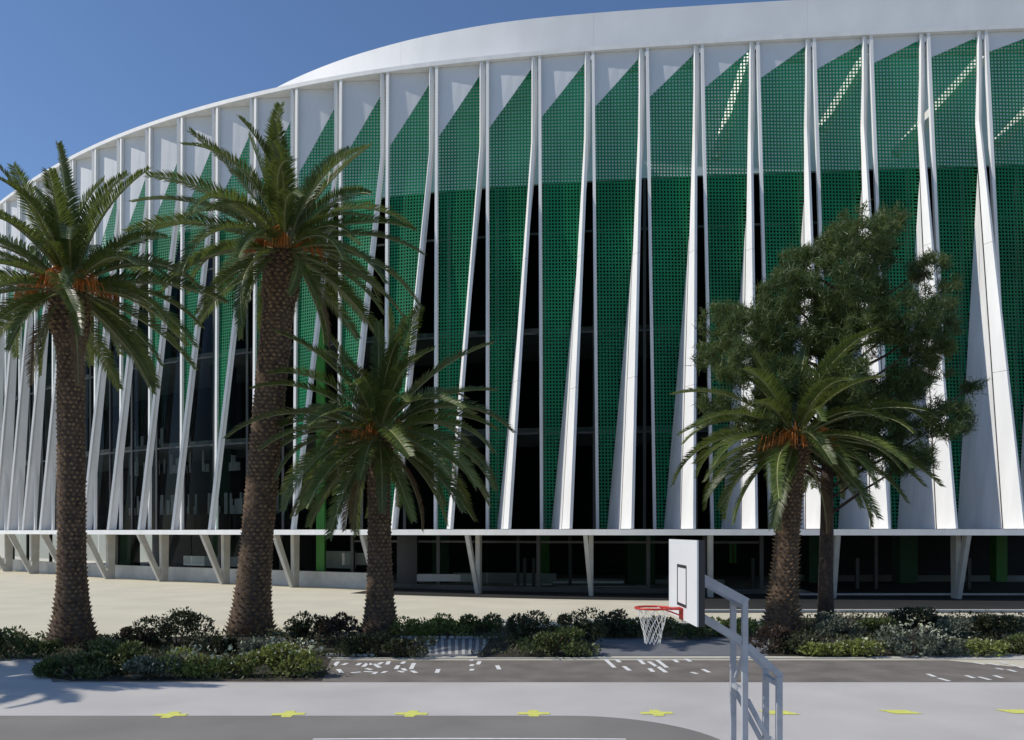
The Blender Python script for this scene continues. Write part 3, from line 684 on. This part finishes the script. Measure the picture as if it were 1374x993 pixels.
# ------------------------------------------------------------------ basketball hoop
H = thing('basketball_hoop', 'grey steel basketball hoop with white backboard seen from the side, red rim and white net', 'basketball hoop', (3.1, 10.8, 0))
HI = Matrix.Translation((-3.1, -10.8, 0))
def hp(name, mb, m, smooth=False, parent=H, **k):
    me = mb.mesh(name, m, smooth); me.transform(HI); return ob(name, me, parent, **k)
BX, Y0, Y1 = 2.24, 9.93, 11.7
b = MB(); b.box(BX, Y0, 2.9, BX+.02, Y1, 3.95); bd = hp('backboard', b, M['board'])
b = MB(); b.box(BX+.022, Y0-.008, 2.9, BX+.095, Y0+.05, 3.95); b.box(BX+.022, Y1-.05, 2.9, BX+.085, Y1, 3.95); b.box(BX+.022, Y0+.051, 2.9, BX+.085, Y1-.051, 2.95); b.box(BX+.022, Y0+.051, 3.9, BX+.085, Y1-.051, 3.95)
b.box(BX+.022, Y0+.4, 2.951, BX+.085, Y0+.46, 3.899); b.box(BX+.022, Y1-.46, 2.951, BX+.085, Y1-.4, 3.899)
hp('backboard_frame', b, M['black'])
b = MB(); yc = (Y0+Y1)/2; z0, z1, hw = 3.07, 3.62, .3
for (ya, yb, za, zb) in ((yc-hw, yc-hw+.04, z0, z1), (yc+hw-.04, yc+hw, z0, z1), (yc-hw+.041, yc+hw-.041, z0, z0+.04), (yc-hw+.041, yc+hw-.041, z1-.04, z1)):
    b.box(BX-.004, ya, za, BX-.001, yb, zb)
hp('target_square', b, M['black'])
b = MB(); rc = Vector((BX-.385, yc, 3.05)); rad = .228
b.tube([rc+Vector((cos(2*pi*i/28)*rad, sin(2*pi*i/28)*rad, 0)) for i in range(29)], .014, 8, False)
b.box(BX-.17, yc-.10, 3.03, BX-.005, yc+.10, 3.055); b.box(BX-.02, yc-.09, 2.90, BX-.003, yc+.09, 3.029)
b.bar((BX-.02, yc-.08, 2.95), (BX-.25, yc-.17, 3.04), .015, .015); b.bar((BX-.02, yc+.08, 2.95), (BX-.25, yc+.17, 3.04), .015, .015)
hp('rim', b, M['red'], False)
b = MB(); lv = 6; ns = 12
def npnt(i, l):
    rr_ = rad*(1-.56*(l/lv)**.6)*(1+.04*sin(i*2.3+l)); a = 2*pi*(i+.5*(l % 2))/ns; return rc+Vector((cos(a)*rr_, sin(a)*rr_, -.47*l/lv-.01*sin(i*3.1)*(l/lv)))
for l in range(lv):
    for i in range(ns):
        for dj in ((0, 1) if l % 2 else (0, -1)): b.tube([npnt(i, l), npnt(i+dj, l+1)], .0045, 4, False)
hp('net', b, M['net'])
PY = (10.5, 11.05); PX = 2.98; RX = 3.42
for y in PY:
    b = MB(); b.box(PX-.036, y-.036, 0, PX+.036, y+.036, 3.18); hp('front_post', b, M['galv'])
    b = MB(); b.box(RX-.036, y-.036, 0, RX+.036, y+.036, 2.2); hp('rear_post', b, M['galv'])
    b = MB(); b.bar((BX+.09, y, 3.52), (PX+.03, y, 3.15), .06, .11); hp('upper_arm', b, M['galv'])
    b = MB(); b.bar((BX+.09, y, 3.03), (PX-.037, y, 2.66), .05, .09); hp('lower_arm', b, M['galv'])
    b = MB(); b.bar((PX+.037, y, 2.6), (RX+.03, y, 2.2), .05, .08); hp('diagonal_bar', b, M['galv'])
    b = MB(); b.bar((PX+.037, y, 1.9), (RX-.037, y, 1.2), .045, .06); hp('diagonal_bar', b, M['galv'])
    b = MB(); b.box(PX-.2, y-.06, .0, RX+.4, y+.06, .06); hp('base_rail', b, M['galv'])
b = MB()
for z in (3.1, 2.0, 1.1): b.box(PX-.03, PY[0]+.037, z-.03, PX+.03, PY[1]-.037, z+.03)
for z in (2.1, 1.3): b.box(RX-.03, PY[0]+.037, z-.03, RX+.03, PY[1]-.037, z+.03)
b.bar((PX+.02, PY[0]+.05, 2.55), (PX+.02, PY[1]-.05, 2.1), .04, .04)
hp('cross_rail', b, M['galv'])
print('TRIS', sum(len(o.data.polygons) for o in bpy.data.objects if o.type == 'MESH'), 'objs', len(bpy.data.objects))
